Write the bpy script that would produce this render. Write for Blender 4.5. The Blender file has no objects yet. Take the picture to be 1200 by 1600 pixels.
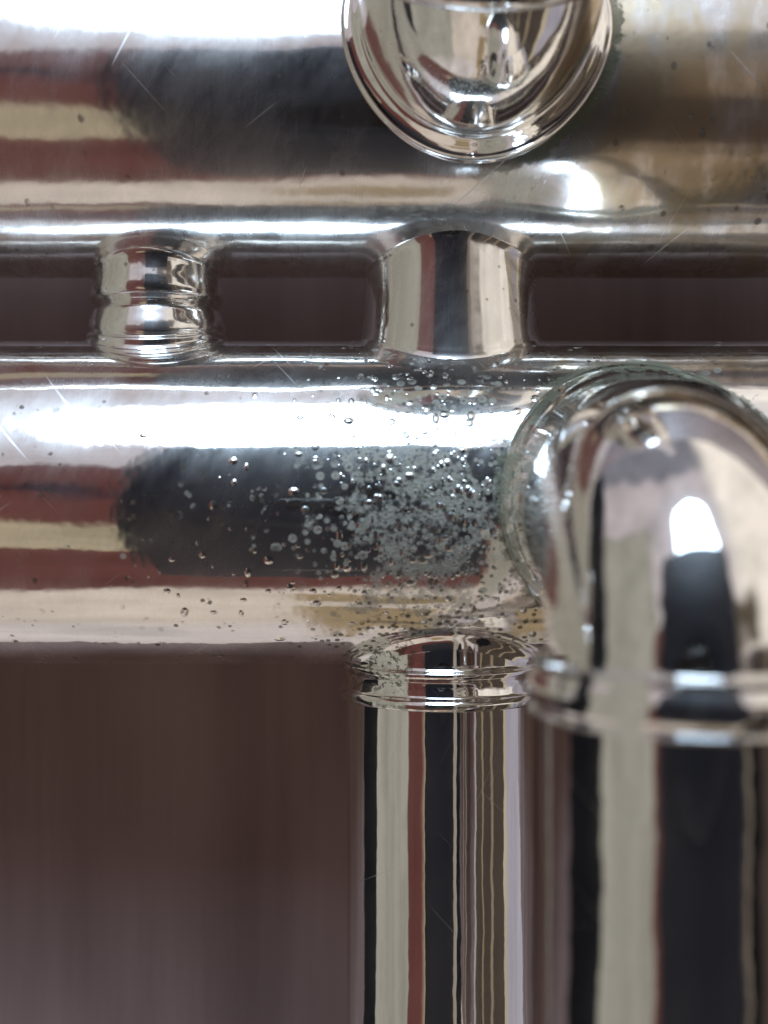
import bpy, bmesh, math, random
from mathutils import Vector, Matrix

# ------------------------------------------------------------------ units
# lengths are written in "u": 1 u = one photograph pixel on the plane through the
# slide tube's axis = 0.02667 mm.  The table top is world z = 0, the tube axis H above it.
U = 0.05 / 1875.0
H = 380.0
D = 1875.0                       # lens to tube axis, 50 mm
def P(x, y, z): return Vector((x*U, y*U, (z+H)*U))

scene = bpy.context.scene
col = scene.collection

# ------------------------------------------------------------------ camera
cam = bpy.data.cameras.new('camera'); cam_o = bpy.data.objects.new('camera', cam); col.objects.link(cam_o)
cam_o.location = P(0, 0, D)
cam_o.rotation_euler = (0, 0, 0)
cam.sensor_fit = 'VERTICAL'; cam.sensor_height = 24.0
cam.lens = 24.0 * 1875.0/1600.0
cam.clip_start = 0.002; cam.clip_end = 50
cam.dof.use_dof = True
cam.dof.focus_distance = (D-120)*U
cam.dof.aperture_fstop = 28.0
scene.camera = cam_o

# ------------------------------------------------------------------ world: room tones painted by direction for the silver to mirror
world = bpy.data.worlds.new('World'); scene.world = world; world.use_nodes = True
wt = world.node_tree; wt.nodes.clear()
class G:
    """tiny node-graph helper"""
    def __init__(s, t): s.t = t
    def n(s, kind, **kw):
        o = s.t.nodes.new(kind)
        for k, v in kw.items(): setattr(o, k, v)
        return o
    def put(s, sock, v):
        if hasattr(v, 'is_output'): s.t.links.new(v, sock)
        else: sock.default_value = v
    def m(s, op, a, b=None, c=None, clamp=False):
        o = s.n('ShaderNodeMath', operation=op, use_clamp=clamp)
        s.put(o.inputs[0], a)
        if b is not None: s.put(o.inputs[1], b)
        if c is not None: s.put(o.inputs[2], c)
        return o.outputs[0]
    def step(s, v, a, b):
        o = s.n('ShaderNodeMapRange', interpolation_type='SMOOTHSTEP')
        s.put(o.inputs[0], v); s.put(o.inputs[1], a); s.put(o.inputs[2], b)
        return o.outputs[0]
    def mix(s, f, a, b):
        o = s.n('ShaderNodeMix', data_type='RGBA')
        s.put(o.inputs[0], f)
        for i, v in ((6, a), (7, b)):
            if isinstance(v, tuple): v = (v[0], v[1], v[2], 1)
            s.put(o.inputs[i], v)
        return o.outputs[2]
    def noise(s, vec, scale, detail=2, rough=.5, dist=0, col=False):
        o = s.n('ShaderNodeTexNoise')
        if vec is not None: s.t.links.new(vec, o.inputs['Vector'])
        o.inputs['Scale'].default_value = scale; o.inputs['Detail'].default_value = detail
        o.inputs['Roughness'].default_value = rough; o.inputs['Distortion'].default_value = dist
        return o.outputs[1 if col else 0]
    def mapping(s, vec, scale=(1,1,1), rot=(0,0,0), loc=(0,0,0)):
        o = s.n('ShaderNodeMapping')
        s.t.links.new(vec, o.inputs['Vector'])
        o.inputs['Scale'].default_value = scale; o.inputs['Rotation'].default_value = rot; o.inputs['Location'].default_value = loc
        return o.outputs[0]
g = G(wt)
tc = g.n('ShaderNodeTexCoord')
nrm = g.n('ShaderNodeVectorMath', operation='NORMALIZE'); wt.links.new(tc.outputs['Generated'], nrm.inputs[0])
sep = g.n('ShaderNodeSeparateXYZ'); wt.links.new(nrm.outputs[0], sep.inputs[0])
dx, dy, dz = sep.outputs
inv = g.m('DIVIDE', 1.0, g.m('MAXIMUM', g.m('ADD', dz, 1.0), 0.05))
p0 = g.m('MULTIPLY', dx, inv); q0 = g.m('MULTIPLY', dy, inv)
wob = g.noise(nrm.outputs[0], 3.2, 2, col=True)
ws = g.n('ShaderNodeSeparateXYZ'); wt.links.new(wob, ws.inputs[0])
p = g.m('ADD', p0, g.m('MULTIPLY', g.m('SUBTRACT', ws.outputs[0], .5), .08))
q = g.m('ADD', q0, g.m('MULTIPLY', g.m('SUBTRACT', ws.outputs[1], .5), .30))
def box(a, b, c, d, s=.015, sq=None):
    sq = sq or s
    v = g.m('MULTIPLY', g.step(p, a-s, a+s), g.m('SUBTRACT', 1.0, g.step(p, b-s, b+s)))
    w = g.m('MULTIPLY', g.step(q, c-sq, c+sq), g.m('SUBTRACT', 1.0, g.step(q, d-sq, d+sq)))
    return g.m('MULTIPLY', v, w)
def blob(a, b, ra, rb, s=.25):
    e = g.m('SQRT', g.m('ADD', g.m('POWER', g.m('ABSOLUTE', g.m('DIVIDE', g.m('SUBTRACT', p, a), ra)), 2.0),
                               g.m('POWER', g.m('ABSOLUTE', g.m('DIVIDE', g.m('SUBTRACT', q, b), rb)), 2.0)))
    return g.m('SUBTRACT', 1.0, g.step(e, 1-s, 1+s))
CREAM = (.62, .545, .48); LILAC = (.52, .47, .50); GREIGE = (.33, .32, .28); RED = (.115, .042, .038)
BLACK = (.006, .006, .008); BROWN = (.058, .044, .037); TAN = (.30, .22, .12)
c = g.mix(g.step(q, -.05, .25), CREAM, LILAC)                                  # walls below / above
layers = [
    (box(-3, 3, .95, 4, .05), (.20, .20, .24)),                                # ceiling beyond the window
    (box(.20, 3, .12, 1.6, .08), (.95, .88, .80)),                             # bright wall, upper right
    (box(-.9, -.37, -1.2, .6, .02), GREIGE),                                   # greige stripe on the left
    (box(-3, 3, -3.5, -1.0, .05, .06), (.62, .56, .55)),                       # pale floor beyond the table's edge
    (box(-2.6, -.90, -1.2, 1.5, .012), BLACK),                                 # black stripe, far left
    (box(.17, .76, -1.5, .12, .004, .06), BROWN),                              # brown field on the right, stripes over it below
    (box(.198, .285, -1.5, .10, .004, .05), BLACK),
    (box(.17, .198, -1.5, .10, .003, .05), (.42, .36, .27)),
    (box(.375, .392, -1.5, .10, .006, .05), (.26, .20, .13)),
    (box(.49, .525, -1.5, .10, .012, .05), (.24, .19, .13)),
    (box(.71, .77, -1.5, .12, .005, .05), (.46, .40, .28)),
    (box(.77, 1.18, -1.5, .15, .01, .05), (.36, .34, .40)),
    (box(1.18, 3, -1.5, .3, .02, .05), (.13, .12, .12)),
    (box(-.06, .16, -1.35, -.66, .012, .02), TAN),                             # tan band, low centre
    (box(-.06, .16, -.80, -.72, .012, .01), CREAM),
    (box(-.02, .2, -1.02, -.96, .02, .01), (.12, .09, .05)),
    (box(-.39, .10, -.60, .22, .01, .03), RED),                                # red clothes round the camera
    (box(-.21, -.09, -.26, -.13, .03, .02), (.40, .34, .24)),
    (box(.09, .19, -.34, .18, .02, .05), (.075, .055, .055)),
    (box(.09, .19, -.07, .17, .02, .04), (.26, .20, .15)),
    (box(.08, .32, .17, .36, .03, .05), (.09, .07, .05)),                  # dark brown patch right of centre
    (blob(-.135, .06, .02, .05, .5), (.03, .02, .03)),
]
for f, cc in layers: c = g.mix(f, c, cc)
var = g.noise(nrm.outputs[0], 4.5, 4, .6)
vm = g.n('ShaderNodeVectorMath', operation='SCALE'); wt.links.new(c, vm.inputs[0]); g.put(vm.inputs['Scale'], g.m('ADD', .45, g.m('MULTIPLY', var, 1.1)))
c = vm.outputs[0]
bg = g.n('ShaderNodeBackground'); wt.links.new(c, bg.inputs['Color']); bg.inputs['Strength'].default_value = .95
wo = g.n('ShaderNodeOutputWorld'); wt.links.new(bg.outputs[0], wo.inputs['Surface'])

# ------------------------------------------------------------------ window light
def area(name, psi, az, dist, w, h, power, color):
    l = bpy.data.lights.new(name, 'AREA'); l.shape = 'ELLIPSE'; l.size = w; l.size_y = h
    l.energy = power; l.color = color
    o = bpy.data.objects.new(name, l); col.objects.link(o)
    d = Vector((math.sin(az), math.cos(az)*math.sin(psi), math.cos(az)*math.cos(psi)))
    o.location = P(0, 0, 0) + d*dist
    o.rotation_mode = 'QUATERNION'
    zx = d; xx = Vector((1, 0, 0)); xx = (xx - zx*xx.dot(zx)).normalized(); yy = zx.cross(xx)
    o.rotation_quaternion = Matrix((xx, yy, zx)).transposed().to_quaternion()
    return o
area('window_light', .93, -.06, 1.2, .58, .76, 10.5, (.55, .76, 1.0))

vs = scene.view_settings
vs.view_transform = 'Standard'; vs.look = 'None'; vs.exposure = 0; vs.gamma = 1; vs.use_curve_mapping = False
scene.cycles.max_bounces = 12; scene.cycles.glossy_bounces = 10
scene.cycles.use_denoising = True
scene.cycles.sample_clamp_indirect = 8
scene.cycles.caustics_reflective = True

# ------------------------------------------------------------------ materials
def px_coords(g):
    t = g.n('ShaderNodeTexCoord')
    return g.mapping(t.outputs['Object'], (1/U, 1/U, 1/U), (0,0,0), (0, 0, -H))   # back to u

def silver(name, haze=.25, haze_rough=.28, rough=.03, scratch=.35, wave=.5, tint=(.93,.905,.87), pits=None, tarnish=None, green=None):
    m = bpy.data.materials.new(name); m.use_nodes = True; t = m.node_tree; t.nodes.clear(); g = G(t)
    v = px_coords(g); s = g.n('ShaderNodeSeparateXYZ'); t.links.new(v, s.inputs[0]); X, Y, Z = s.outputs
    # slow waviness of drawn tubing + fine scratches
    low = g.noise(g.mapping(v, (.0022, .0045, .0045)), 1.0, 2)
    sc1 = g.noise(g.mapping(v, (.30, .006, .006), (0, 0, .5)), 1.0, 3, .7)
    sc2 = g.noise(g.mapping(v, (.35, .008, .008), (0, 0, -.12)), 1.0, 3, .7)
    spk = g.noise(v, .12, 4, .7)
    b = g.m('ADD', g.m('MULTIPLY', low, wave*11.0), g.m('MULTIPLY', g.noise(v, .022, 2, .5), wave*.9))
    colr = tint; rgh = g.m('ADD', rough, g.m('MULTIPLY', g.step(spk, .62, .75), .12))
    wear = g.noise(g.mapping(g.mapping(v, (1, 1, 1), (0, 0, .5)), (.012, .005, .005)), 1.0, 5, .65)
    hz = g.m('MULTIPLY', g.m('ADD', g.step(wear, .25, .75), g.m('MULTIPLY', g.step(g.m('MAXIMUM', sc1, sc2), .3, .8), .16)), haze)
    # stray hairline scratches in three directions
    for a_, lo in ((.95, .735), (-.75, .74), (.45, .745)):
        hs = g.noise(g.mapping(g.mapping(v, (1, 1, 1), (0, 0, a_)), (.16, .004, .004), (0, 0, 0), (a_*50, 0, 0)), 1.0, 1, .5)
        gate = g.step(g.noise(g.mapping(v, (.006, .006, .006), (0,0,0), (a_*9, 3, 1)), 1.0, 1), .48, .60)
        hz = g.m('ADD', hz, g.m('MULTIPLY', g.m('MULTIPLY', g.step(hs, lo, lo+.03), gate), scratch), clamp=True)
    if tarnish is not None:
        f = tarnish(g, X, Y, Z, v)
        colr = g.mix(f, colr, (.52, .405, .27)); hz = g.m('MAXIMUM', hz, g.m('MULTIPLY', f, .6))
    bump = g.n('ShaderNodeBump'); bump.inputs['Strength'].default_value = 1.0; bump.inputs['Distance'].default_value = U
    t.links.new(b, bump.inputs['Height'])
    def glossy(r):
        o = g.n('ShaderNodeBsdfPrincipled'); o.inputs['Metallic'].default_value = 1.0
        g.put(o.inputs['Base Color'], colr if not isinstance(colr, tuple) else (*colr, 1)); g.put(o.inputs['Roughness'], r)
        t.links.new(bump.outputs[0], o.inputs['Normal']); return o.outputs[0]
    mx = g.n('ShaderNodeMixShader'); g.put(mx.inputs[0], hz); t.links.new(glossy(rgh), mx.inputs[1]); t.links.new(glossy(haze_rough), mx.inputs[2])
    out = mx.outputs[0]
    def dull(f, cc, r=.55, met=.25, under=None):
        nonlocal out
        o = g.n('ShaderNodeBsdfPrincipled'); o.inputs['Metallic'].default_value = met; o.inputs['Roughness'].default_value = r
        g.put(o.inputs['Base Color'], (*cc, 1) if isinstance(cc, tuple) else cc)
        bb = g.n('ShaderNodeBump'); bb.inputs['Strength'].default_value = 1.0; bb.inputs['Distance'].default_value = U
        t.links.new(g.m('MULTIPLY', g.noise(v, .10, 4, .7), 5.0), bb.inputs['Height']); t.links.new(bb.outputs[0], o.inputs['Normal'])
        k = g.n('ShaderNodeMixShader'); g.put(k.inputs[0], f); t.links.new(out, k.inputs[1]); t.links.new(o.outputs[0], k.inputs[2]); out = k.outputs[0]
    if pits: pits(g, X, Y, Z, v, dull)
    o = g.n('ShaderNodeOutputMaterial'); t.links.new(out, o.inputs['Surface'])
    return m

def voro(g, v, scale, feature='F1'):
    o = g.n('ShaderNodeTexVoronoi', feature=feature); g.t.links.new(v, o.inputs['Vector']); o.inputs['Scale'].default_value = scale
    return o.outputs['Distance']
def gauss(g, X, a, r):
    u = g.m('DIVIDE', g.m('SUBTRACT', X, a), r); return g.m('POWER', 2.718, g.m('MULTIPLY', g.m('MULTIPLY', u, u), -1.0))

def slide_pits(g, X, Y, Z, v, dull):
    # where the plating has lifted: a patch right of centre, densest at X 60, Y -20
    reg = g.m('MULTIPLY', gauss(g, X, 60, 150), gauss(g, Y, 5, 190))
    n = g.noise(v, .020, 3, .65); vd = voro(g, v, .055)
    wv = g.n('ShaderNodeVectorMath', operation='ADD'); g.t.links.new(v, wv.inputs[0])
    cloud = g.step(g.m('ADD', n, g.m('MULTIPLY', reg, .32)), .68, .78)
    spots = g.m('MULTIPLY', g.m('SUBTRACT', 1.0, g.step(vd, .28, .42)), g.step(g.m('ADD', g.noise(v, .013, 2), g.m('MULTIPLY', reg, .35)), .62, .72))
    vd3 = voro(g, v, .10)
    fine = g.m('MULTIPLY', g.m('SUBTRACT', 1.0, g.step(vd3, .30, .45)), g.step(g.m('ADD', g.noise(v, .03, 2), g.m('MULTIPLY', reg, .42)), .66, .76))
    tone = g.mix(g.noise(v, .06, 4, .7), (.42, .42, .34), (.85, .86, .77))
    dull(g.m('MULTIPLY', g.m('MAXIMUM', g.m('MULTIPLY', cloud, g.step(g.noise(v, .07, 3, .7), .36, .56)), g.m('MAXIMUM', spots, fine)), .66), tone, .5, .12)
    core = g.m('MULTIPLY', g.m('SUBTRACT', 1.0, g.step(vd, .10, .17)), spots)
    dull(g.m('MULTIPLY', core, .7), (.10, .105, .09), .6, .2)
    pin = g.m('MULTIPLY', g.m('SUBTRACT', 1.0, g.step(voro(g, v, .075), .17, .27)), g.step(reg, .2, .5))
    dull(g.m('MULTIPLY', pin, .65), (.08, .085, .07), .6, .2)
    # dark specks low on the tube
    reg2 = g.m('MULTIPLY', gauss(g, X, 80, 120), gauss(g, Y, -190, 45))
    vd2 = voro(g, v, .085)
    dark = g.m('MULTIPLY', g.m('SUBTRACT', 1.0, g.step(vd2, .26, .40)), g.step(g.m('ADD', g.noise(v, .03, 2), g.m('MULTIPLY', reg2, .55)), .60, .68))
    dull(g.m('MULTIPLY', dark, .8), (.10, .075, .045), .6, .2)
    # green-grey crust against the knuckle flange
    rr = g.m('SQRT', g.m('ADD', g.m('POWER', g.m('ABSOLUTE', g.m('SUBTRACT', X, 355)), 2.0), g.m('POWER', g.m('ABSOLUTE', g.m('SUBTRACT', Y, 15)), 2.0)))
    ring = g.m('SUBTRACT', 1.0, g.step(g.m('ABSOLUTE', g.m('SUBTRACT', rr, 194)), 2, 26))
    crust = g.step(g.m('ADD', g.noise(v, .05, 4, .7), g.m('MULTIPLY', ring, .35)), .70, .82)
    dull(g.m('MULTIPLY', crust, .65), (.22, .24, .17), .65, .1)

def upper_tarnish(g, X, Y, Z, v):
    n = g.noise(g.mapping(v, (.010, .004, .004), (0, 0, .35)), 1.0, 4, .6)
    return g.m('MULTIPLY', g.step(g.m('ADD', X, g.m('MULTIPLY', n, 160)), 230, 420), g.m('ADD', .22, g.m('MULTIPLY', g.step(n, .38, .58), .75)), clamp=True)
def upper_pits(g, X, Y, Z, v, dull):
    vd = voro(g, g.mapping(v, (1, .75, .75), (0, 0, .4)), .034)
    dark = g.m('MULTIPLY', g.m('SUBTRACT', 1.0, g.step(vd, .12, .22)), g.step(g.m('ADD', g.noise(v, .012, 2), g.m('MULTIPLY', g.step(X, 150, 500), .16)), .62, .68))
    dull(g.m('MULTIPLY', dark, .7), (.09, .07, .05), .6, .2)
    rr = g.m('SQRT', g.m('ADD', g.m('POWER', g.m('ABSOLUTE', g.m('SUBTRACT', X, 126)), 2.0), g.m('POWER', g.m('ABSOLUTE', g.m('SUBTRACT', Y, 668)), 2.0)))
    ring = g.m('SUBTRACT', 1.0, g.step(g.m('ABSOLUTE', g.m('SUBTRACT', rr, 184)), 3, 26))
    crust = g.m('MULTIPLY', g.step(g.m('ADD', g.noise(v, .04, 4, .7), g.m('MULTIPLY', ring, .36)), .62, .76), g.step(X, 60, 200))
    dull(g.m('MULTIPLY', crust, .8), (.10, .11, .06), .65, .1)
def ring_pits(g, X, Y, Z, v, dull):
    n = g.noise(v, .09, 3, .7)
    f = g.m('MULTIPLY', g.step(n, .50, .60), g.m('SUBTRACT', 1.0, g.step(X, 0, 100)))
    f = g.m('MULTIPLY', f, g.step(Y, -275, -250))
    dull(g.m('MULTIPLY', f, .85), (.09, .08, .05), .6, .2)
    line = g.m('MULTIPLY', gauss(g, Y, -282, 5), g.step(g.noise(v, .08, 3), .4, .6))
    dull(g.m('MULTIPLY', line, .7), (.16, .16, .08), .6, .2)

def brace_pits(g, X, Y, Z, v, dull):
    vd = voro(g, v, .05)
    f = g.m('MULTIPLY', g.m('SUBTRACT', 1.0, g.step(vd, .10, .2)), g.step(g.noise(v, .03, 2), .50, .56))
    dull(g.m('MULTIPLY', f, .6), (.2, .15, .10), .5, .3)
M_slide = silver('silver_slide', haze=.32, haze_rough=.34, scratch=.6, rough=.06, pits=slide_pits)
M_upper = silver('silver_upper', haze=.42, scratch=.8, haze_rough=.38, rough=.11, tarnish=upper_tarnish, pits=upper_pits)
M_clean = silver('silver_clean', haze=.10, scratch=.3, wave=.35, rough=.02, haze_rough=.36)
M_knuckle = silver('silver_knuckle', haze=.13, haze_rough=.30, scratch=.35, wave=.7, rough=.03)
M_ring = silver('silver_ring', haze=.06, scratch=.1, wave=.3, rough=.03, pits=ring_pits)
M_brace = silver('silver_brace', haze=.50, haze_rough=.32, scratch=.2, wave=.3, rough=.06, pits=brace_pits)

def flat(name, cc, rough=.5, met=0, spec=.5):
    m = bpy.data.materials.new(name); m.use_nodes = True; t = m.node_tree; b = t.nodes['Principled BSDF']; g = G(t)
    tcn = g.n('ShaderNodeTexCoord'); n = g.noise(tcn.outputs['Object'], 900, 3)
    t.links.new(g.mix(n, tuple(x*.8 for x in cc), tuple(min(1, x*1.2) for x in cc)), b.inputs['Base Color'])
    b.inputs['Roughness'].default_value = rough; b.inputs['Metallic'].default_value = met
    b.inputs['Specular IOR Level'].default_value = spec
    return m
M_body = flat('haze_tinted_plastic', (.010, .017, .036), .5)  # blue window haze on the silver is put into this dark base colour
M_trim = flat('satin_trim', (.5, .5, .48), .3, 1.0)
M_glass = flat('dark_glass', (.004, .004, .006), .1)
M_cork = flat('dark_cork', (.06, .04, .03), .8)

mt = bpy.data.materials.new('wood_table'); mt.use_nodes = True; t = mt.node_tree; b = t.nodes['Principled BSDF']; g = G(t)
v = px_coords(g)
n1 = g.noise(g.mapping(v, (.0046, .0005, .0046)), 1.0, 2, .5)
n2 = g.noise(g.mapping(v, (.04, .0016, .04)), 1.0, 3, .6)
n3 = g.noise(g.mapping(v, (.0012, .0010, .0012)), 1.0, 2)
f = g.m('ADD', g.m('MULTIPLY', n1, .30), g.m('ADD', g.m('MULTIPLY', n2, .10), g.m('MULTIPLY', n3, .60)))
cr = g.mix(g.step(f, .30, .70), (.19, .125, .120), (.50, .37, .36))
t.links.new(cr, b.inputs['Base Color']); b.inputs['Roughness'].default_value = .42
bp = g.n('ShaderNodeBump'); bp.inputs['Strength'].default_value = .3; bp.inputs['Distance'].default_value = .0002
t.links.new(n2, bp.inputs['Height']); t.links.new(bp.outputs[0], b.inputs['Normal'])
M_table = mt

# ------------------------------------------------------------------ mesh helpers
def mesh_obj(name, verts, faces, mat, parent=None, mats=None, midx=None):
    me = bpy.data.meshes.new(name); me.from_pydata(verts, [], faces)
    for mm in (mats or [mat]): me.materials.append(mm)
    me.polygons.foreach_set('use_smooth', [True]*len(me.polygons))
    if midx: me.polygons.foreach_set('material_index', midx)
    me.validate(); me.update()
    bm = bmesh.new(); bm.from_mesh(me); bmesh.ops.recalc_face_normals(bm, faces=bm.faces); bm.to_mesh(me); bm.free()
    o = bpy.data.objects.new(name, me); col.objects.link(o); o.parent = parent
    return o
def grid(rings, closed_u=True, cap=False):
    """rings: list of equal-length lists of Vector"""
    n = len(rings[0]); V = [v for r in rings for v in r]; F = []
    for i in range(len(rings)-1):
        for j in range(n):
            k = (j+1) % n
            F.append((i*n+j, i*n+k, (i+1)*n+k, (i+1)*n+j))
    if cap: F.append(tuple(range(n))); F.append(tuple(range((len(rings)-1)*n, len(rings)*n)))
    return V, F
def sweep(path, radius, segs=160, cap=False, up=Vector((1, 0, 0))):
    """tube along a path (u coords); radius a number or list"""
    rings = []; x = None
    for i, c in enumerate(path):
        c = Vector(c); a = Vector(path[max(i-1, 0)]); b_ = Vector(path[min(i+1, len(path)-1)])
        tdir = (b_-a).normalized()
        if x is None: x = up - tdir*up.dot(tdir) if abs(up.dot(tdir)) < .9 else Vector((0,1,0)) - tdir*tdir.y
        x = (x - tdir*x.dot(tdir)).normalized(); y = tdir.cross(x)
        r = radius[i] if isinstance(radius, (list, tuple)) else radius
        rings.append([P(*(c + x*r*math.cos(2*math.pi*k/segs) + y*r*math.sin(2*math.pi*k/segs))) for k in range(segs)])
    return grid(rings, cap=cap)
def arc(c, a, b_, ang0, ang1, r, n=40):
    a = Vector(a); b_ = Vector(b_); c = Vector(c)
    return [c + a*r*math.cos(ang0+(ang1-ang0)*i/n) + b_*r*math.sin(ang0+(ang1-ang0)*i/n) for i in range(n+1)]
def line(a, b_, n=24):
    a = Vector(a); b_ = Vector(b_); return [a.lerp(b_, i/n) for i in range(n+1)]
def smooth_profile(pts, n=10):
    """Catmull-Rom through tuples"""
    out = []
    for i in range(len(pts)-1):
        p0_, p1, p2, p3 = pts[max(i-1,0)], pts[i], pts[i+1], pts[min(i+2, len(pts)-1)]
        for k in range(n):
            s = k/n
            out.append(tuple(.5*((2*b1)+(-a0+c2)*s+(2*a0-5*b1+4*c2-d3)*s*s+(-a0+3*b1-3*c2+d3)*s**3) for a0, b1, c2, d3 in zip(p0_, p1, p2, p3)))
    out.append(pts[-1]); return out
def join(parts):
    V = []; F = []; I = []
    for (v_, f_, mi) in parts:
        o = len(V); V += v_; F += [tuple(i+o for i in ff) for ff in f_]; I += [mi]*len(f_)
    return V, F, I

# ------------------------------------------------------------------ table
def table():
    a, b_, c_, d_ = -.038, .14, -.036, .14
    V = [Vector(t_) for z_ in (0, -.02) for t_ in ((a, c_, z_), (b_, c_, z_), (b_, d_, z_), (a, d_, z_))]
    F = [(0,1,2,3), (7,6,5,4), (0,4,5,1), (1,5,6,2), (2,6,7,3), (3,7,4,0)]
    o = mesh_obj('table_surface', V, F, M_table); o.data.polygons.foreach_set('use_smooth', [False]*6)
    o['kind'] = 'structure'; o['label'] = 'dark mauve brown wooden table top blurred behind the silver tubes'
table()

# ------------------------------------------------------------------ the instrument
root = bpy.data.objects.new('brass_instrument', None); col.objects.link(root); root.location = (0, 0, 0)
root['label'] = 'silver plated brass wind instrument with pitted slide tubes lying above the brown table'
root['category'] = 'wind instrument'
R = 250.0; YM = 15.0; YU = 620.0

# blisters in the plating: small domes standing on the slide tube
random.seed(11)
def blister(x, ang, r, h, yc=YM, RR=R, segs=14):
    """dome on the tube surface; ang measured from +z towards +y"""
    nrm_ = Vector((0, math.sin(ang), math.cos(ang))); tx = Vector((1,0,0)); ty = nrm_.cross(tx)
    base = Vector((x, yc, 0)) + nrm_*(RR-.6)
    sq = random.uniform(.75, 1.25); rings = []
    for k, (rr, hh) in enumerate(((1.25, -.02), (1.0, .16), (.78, .5), (.5, .82), (.22, .97), (.04, 1.0))):
        rings.append([P(*(base + tx*r*rr*sq*math.cos(2*math.pi*j/segs) + ty*r*rr/sq*math.sin(2*math.pi*j/segs) + nrm_*(h*hh+ .4 - (r*rr*math.sin(2*math.pi*j/segs))**2/(2*RR)))) for j in range(segs)])
    v_, f_ = grid(rings); f_.append(tuple(range(len(v_)-segs, len(v_)))); return v_, f_
parts = [(*sweep(line((-2200, YM, 0), (2400, YM, 0), 60), R, 240), 0)]
for i in range(470):
    if i < 400: x = random.gauss(70, 105); a = random.gauss(-.02, .42)
    elif i < 425: x = random.uniform(-340, 60); a = random.gauss(-.3, .5)
    else: x = random.gauss(60, 110); a = random.gauss(.75, .18)
    if abs(a) > 1.35: continue
    if (x-355)**2 + (R*math.sin(a))**2 < 200**2: continue
    r = random.choice((2.2, 2.6, 3.0, 3.6, 4.4, 6.0)) * random.uniform(.8, 1.15)
    parts.append((*blister(x, a, r, r*random.uniform(.12, .30)), 1 if random.random() < .72 and -120 < x else 0))
for x, a, r in ((-205, .22, 8), (-203, .1, 6), (-122, .05, 9), (-300, -.52, 7), (-285, -.55, 5), (-160, -.52, 6), (-130, -.5, 9), (-98, -.52, 7), (-195, -.58, 6), (-278, -.66, 8), (-200, -.68, 7), (-140, -.75, 8)):
    parts.append((*blister(x, a, r*.7, r*.2), 0))
V, F, I = join(parts)
M_blister = silver('silver_blister', haze=.5, haze_rough=.4, rough=.22, scratch=0, wave=0, tint=(.70, .72, .69))
slide = mesh_obj('slide_tube', V, F, M_slide, root, [M_slide, M_blister], I)
slide['label'] = 'pitted straight slide tube with lifted plating'

V, F = sweep(line((-2200, YU, 0), (2400, YU, 0), 60), R, 240)
up = mesh_obj('upper_tube', V, F, M_upper, root); up['label'] = 'scratched upper tube, tarnished at one end'

# crook joining the two tubes and feet beyond the frame that rest on the table
V, F = sweep(arc((-2200, (YM+YU)/2, 0), (0, -1, 0), (-1, 0, 0), 0, math.pi, (YU-YM)/2, 60), 246, 96)
mesh_obj('tuning_crook', V, F, M_clean, root)
def ferrule(name, path_c, axis, prof, mat, parent, segs=160):
    """ring of revolution: prof = [(r, s)] along axis from path_c"""
    axis = Vector(axis).normalized(); c = Vector(path_c)
    x = Vector((1,0,0)); x = (x-axis*x.dot(axis)).normalized() if abs(axis.x) < .9 else Vector((0,1,0)); y = axis.cross(x)
    rings = [[P(*(c+axis*s+x*r*math.cos(2*math.pi*k/segs)+y*r*math.sin(2*math.pi*k/segs))) for k in range(segs)] for r, s in prof]
    return mesh_obj(name, *grid(rings), mat, parent)
for yy in (YM, YU):
    ferrule('ferrule', (-2230, yy, 0), (1, 0, 0), [(246, -5), (262, 0), (268, 20), (262, 40), (262, 130), (268, 150), (262, 170), (250, 176)], M_clean, root)
for yy, nm in ((YM, 'tube_leg'), (YU, 'tube_leg')):
    path = arc((2400, yy, -290), (0, 0, 1), (1, 0, 0), 0, math.pi/2, 290, 30) + line((2690, yy, -320), (2690, yy, -H+1), 8)
    V, F = sweep(path, 248, 96, cap=True); mesh_obj(nm, V, F, M_clean, root)

# ---- braces between the tubes
def brace(name, X0, prof, mat, k_=1.0, segs=160):
    rings = []
    for r, s in smooth_profile(prof, 8):
        ring = []; r *= k_
        for k in range(segs):
            ph = 2*math.pi*k/segs; u_, v_ = r*math.cos(ph), r*math.sin(ph)
            hh = math.sqrt(R*R - v_*v_); lo = YM+hh; hi = YU-hh
            ring.append(P(X0+u_, lo+(hi-lo)*s, v_))
        rings.append(ring)
    return mesh_obj(name, *grid(rings), mat, root)
brace('brace_post', 104, [(127,-.03),(124,.02),(123,.06),(122,.12),(120,.3),(118,.5),(116.5,.7),(115.5,.9),(116,.97),(119,1.03)], M_brace, 1.14)
b2 = brace('brace_post', -354, [(98,-.03),(94,.03),(94,.09),(90,.12),(92,.17),(91,.25),(88,.34),(85,.42),(80,.465),(76,.495),(80,.525),(87,.57),(89,.63),(88,.72),(86,.82),(85,.92),(86,.98),(94,1.03)], M_brace, 1.15)
b2['label'] = 'grooved double bead brace post'

# ---- straight side tube going down from the slide, with its ferrule
XV = 92.0; RV = 154.0
side = mesh_obj('branch_tube', *sweep(line((XV, -150, 0), (XV, -2400, 0), 60) + arc((XV, -2400, -250), (0,0,1), (0,-1,0), 0, math.pi/2, 250, 30)[1:] + line((XV, -2650, -270), (XV, -2650, -H+1), 6), RV-3.5, 192, cap=True), M_clean, root)
def saddle_ring(name, X0, prof, mat, parent, segs=192):
    """ferrule on the underside of the slide; prof (r, Yend, w): w=1 follows the slide's surface, 0 is a flat circle at Yend"""
    rings = []
    for r, ye, w in smooth_profile(prof, 6):
        ring = []
        for k in range(segs):
            ph = 2*math.pi*k/segs; u_, v_ = r*math.cos(ph), r*math.sin(ph)
            ys = YM - math.sqrt(R*R-v_*v_)
            ring.append(P(X0+u_, w*(ys+ye) + (1-w)*ye, v_))
        rings.append(ring)
    return mesh_obj(name, *grid(rings), mat, parent)
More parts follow.
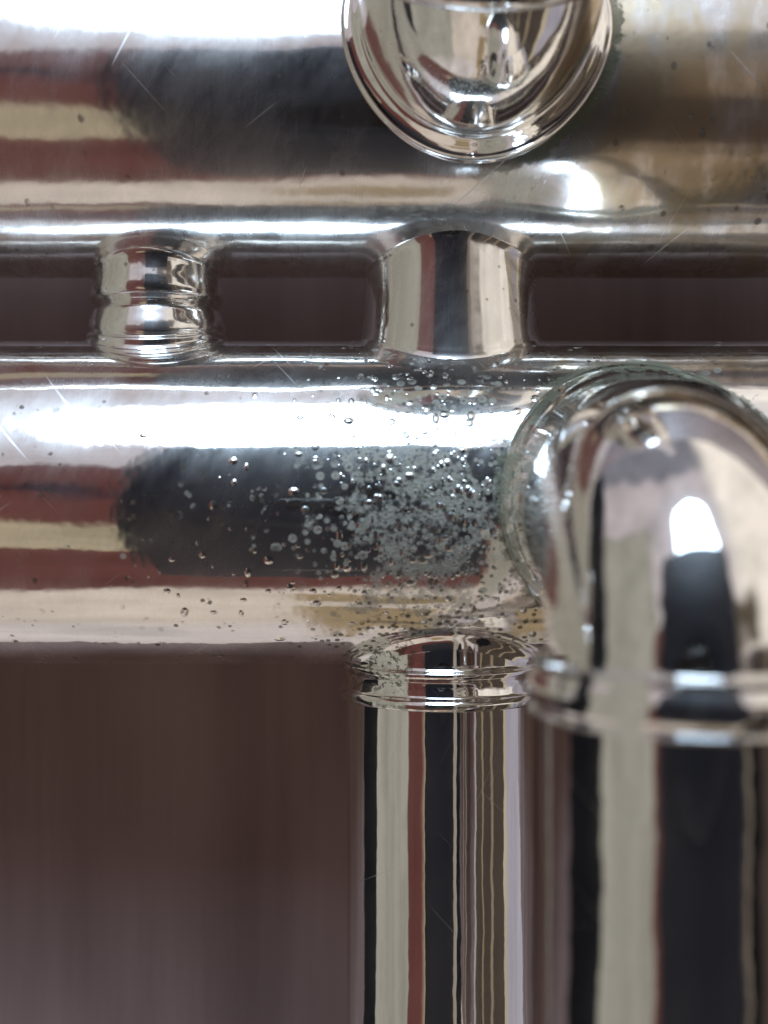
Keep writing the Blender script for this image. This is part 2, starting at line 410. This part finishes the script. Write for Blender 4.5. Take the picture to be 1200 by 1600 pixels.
saddle_ring('ferrule', XV, [(166, 8, 1), (163, 0, 1), (157, -6, 1), (153.5, -14, 1), (153.5, -24, .96)], M_ring, side)
ferrule('ferrule', (XV, 0, 0), (0, 1, 0), [(r+3.5, s) for r, s in smooth_profile([(150,-150),(150,-215),(152,-228),(156,-232),(157,-236),(154,-241),(149,-246),(148,-252),(150,-262),(152,-268),(157,-272),(160,-277),(160,-281),(157,-286),(150,-288)], 5)], M_ring, side)

# ---- knuckles: saddle flange, bend, ring
def flange(name, X0, Y0, YC, prof, mat, parent, segs=192):
    rings = []
    for r, e, w in smooth_profile(prof, 6):
        ring = []
        for k in range(segs):
            ph = 2*math.pi*k/segs; u_, v_ = r*math.cos(ph), r*math.sin(ph)
            yo = v_+Y0-YC; h_ = math.sqrt(max(R*R-yo*yo, 100.0))
            ring.append(P(X0+u_, Y0+v_, w*h_+(1-w)*R+e))
        rings.append(ring)
    return mesh_obj(name, *grid(rings), mat, parent)

XK = 318.0; XF = 355.0; YK = 0.0; rho = 190.0; ZK = 650.0; RK = 151.0
path = [Vector((XK + 32*(1-t_*t_*(3-2*t_)), YK, 130 + (ZK-rho-130)*t_)) for t_ in [i/30 for i in range(31)]]
path += arc((XK, YK-rho, ZK-rho), (0,1,0), (0,0,1), 0, math.pi/2, rho, 60)[1:]
path += line((XK, YK-rho-10, ZK), (XK, -2500, ZK), 50)
end = arc((XK, -2500, ZK-300), (0,0,1), (0,-1,0), 0, math.pi/2, 300, 30)[1:] + line((XK, -2800, ZK-330), (XK, -2800, -H+1), 8)
kn = mesh_obj('knuckle_tube', *sweep(path+end, RK, 224, cap=True), M_knuckle, root)
flange('flange', XF, YM, YM, [(199,-8,1),(198,3,1),(194,10,1),(188,14,1),(182,20,1),(177,32,1),(172,50,.95),(167,75,.9),(161,110,.8),(154,150,.7),(148,180,.6)], M_slide, kn)
ferrule('ferrule', (XK, 0, ZK), (0, 1, 0), smooth_profile([(148,-146),(160,-148),(166,-151),(166,-155),(164,-158),(167,-164),(171,-172),(172.5,-180),(171,-188),(167,-195),(166,-198),(169,-201),(168,-204),(160,-206),(148,-207)], 5), M_knuckle, kn)

X2, Y2, th, rh2, z2 = 126.0, 668.0, math.radians(47), 120.0, 250.0
a1 = arc((X2, Y2+rh2, z2), (0,-1,0), (0,0,1), 0, math.radians(90), rh2, 60)
path = line((X2, Y2, 60), (X2, Y2, z2), 8) + a1[1:] + line((X2, Y2+rh2+10, z2+rh2), (X2, 2300, z2+rh2), 40)
end = arc((X2, 2300, z2+rh2-300), (0,0,1), (0,1,0), 0, math.pi/2, 300, 30)[1:] + line((X2, 2600, z2+rh2-330), (X2, 2600, -H+1), 8)
k2 = mesh_obj('knuckle_tube', *sweep(path+end, 160, 224, cap=True), M_knuckle, root)
flange('flange', X2, Y2, YU, [(186,-8,1),(185,3,1),(181,9,1),(175,10,1),(169,12,1),(163,16,1),(158,18,1)], M_knuckle, k2)
ax = Vector((0, math.sin(th), math.cos(th))); cc = Vector((X2, Y2+rh2*(1-math.cos(th)), z2+rh2*math.sin(th)))
ferrule('ferrule', cc, ax, smooth_profile([(158,-6),(166,-3),(171,4),(172,12),(169,20),(165,26),(165,60),(170,68),(172,76),(168,84),(158,86)], 5), M_knuckle, k2)

# ------------------------------------------------------------------ the camera seen mirrored in the tubes
def rounded_box(x0, x1, y0, y1, z0, z1, r):
    bm = bmesh.new(); bmesh.ops.create_cube(bm, size=1)
    for v_ in bm.verts: v_.co = P((x0+x1)/2+v_.co.x*(x1-x0), (y0+y1)/2+v_.co.y*(y1-y0), (z0+z1)/2+v_.co.z*(z1-z0))
    bmesh.ops.bevel(bm, geom=bm.edges[:], offset=r*U, segments=6, profile=.5, affect='EDGES')
    V = [v_.co.copy() for v_ in bm.verts]; F = [tuple(v_.index for v_ in f_.verts) for f_ in bm.faces]; bm.free(); return V, F
cr_ = bpy.data.objects.new('compact_camera', None); col.objects.link(cr_)
cr_['label'] = 'dark compact camera tinted with the blue window haze, held upright above the tubes, mirrored in the silver'; cr_['category'] = 'camera'
mesh_obj('camera_body', *rounded_box(-765, 785, -2380, 1460, D+60, D+900, 110), M_body, cr_)
def tube_ring(name, r0, r1, z0, z1, mat):
    rings = [[P(r*math.cos(2*math.pi*k/96), r*math.sin(2*math.pi*k/96), z) for k in range(96)] for r, z in ((r0, z1), (r0, z0+10), (r0+10, z0), (r1-10, z0), (r1, z0+10), (r1, z1))]
    return mesh_obj(name, *grid(rings), mat, cr_)
tube_ring('lens_barrel', 330, 640, D+15, D+80, M_body)
tube_ring('lens_trim', 300, 335, D+25, D+70, M_body)
V, F = grid([[P(r*math.cos(2*math.pi*k/64), r*math.sin(2*math.pi*k/64), D+40-z) for k in range(64)] for r, z in ((305, 0), (150, 0), (10, 0))])
mesh_obj('lens_glass', V, F, M_glass, cr_)
mesh_obj('flash', *rounded_box(-600, -250, 1120, 1280, D+48, D+70, 8), M_glass, cr_)
for x0, x1, y_ in ((-640, -350, 150), (-330, -60, -1980)):
    mesh_obj('trim_strip', *rounded_box(x0, x1, y_-8, y_+8, D+52, D+66, 3), M_trim, cr_)
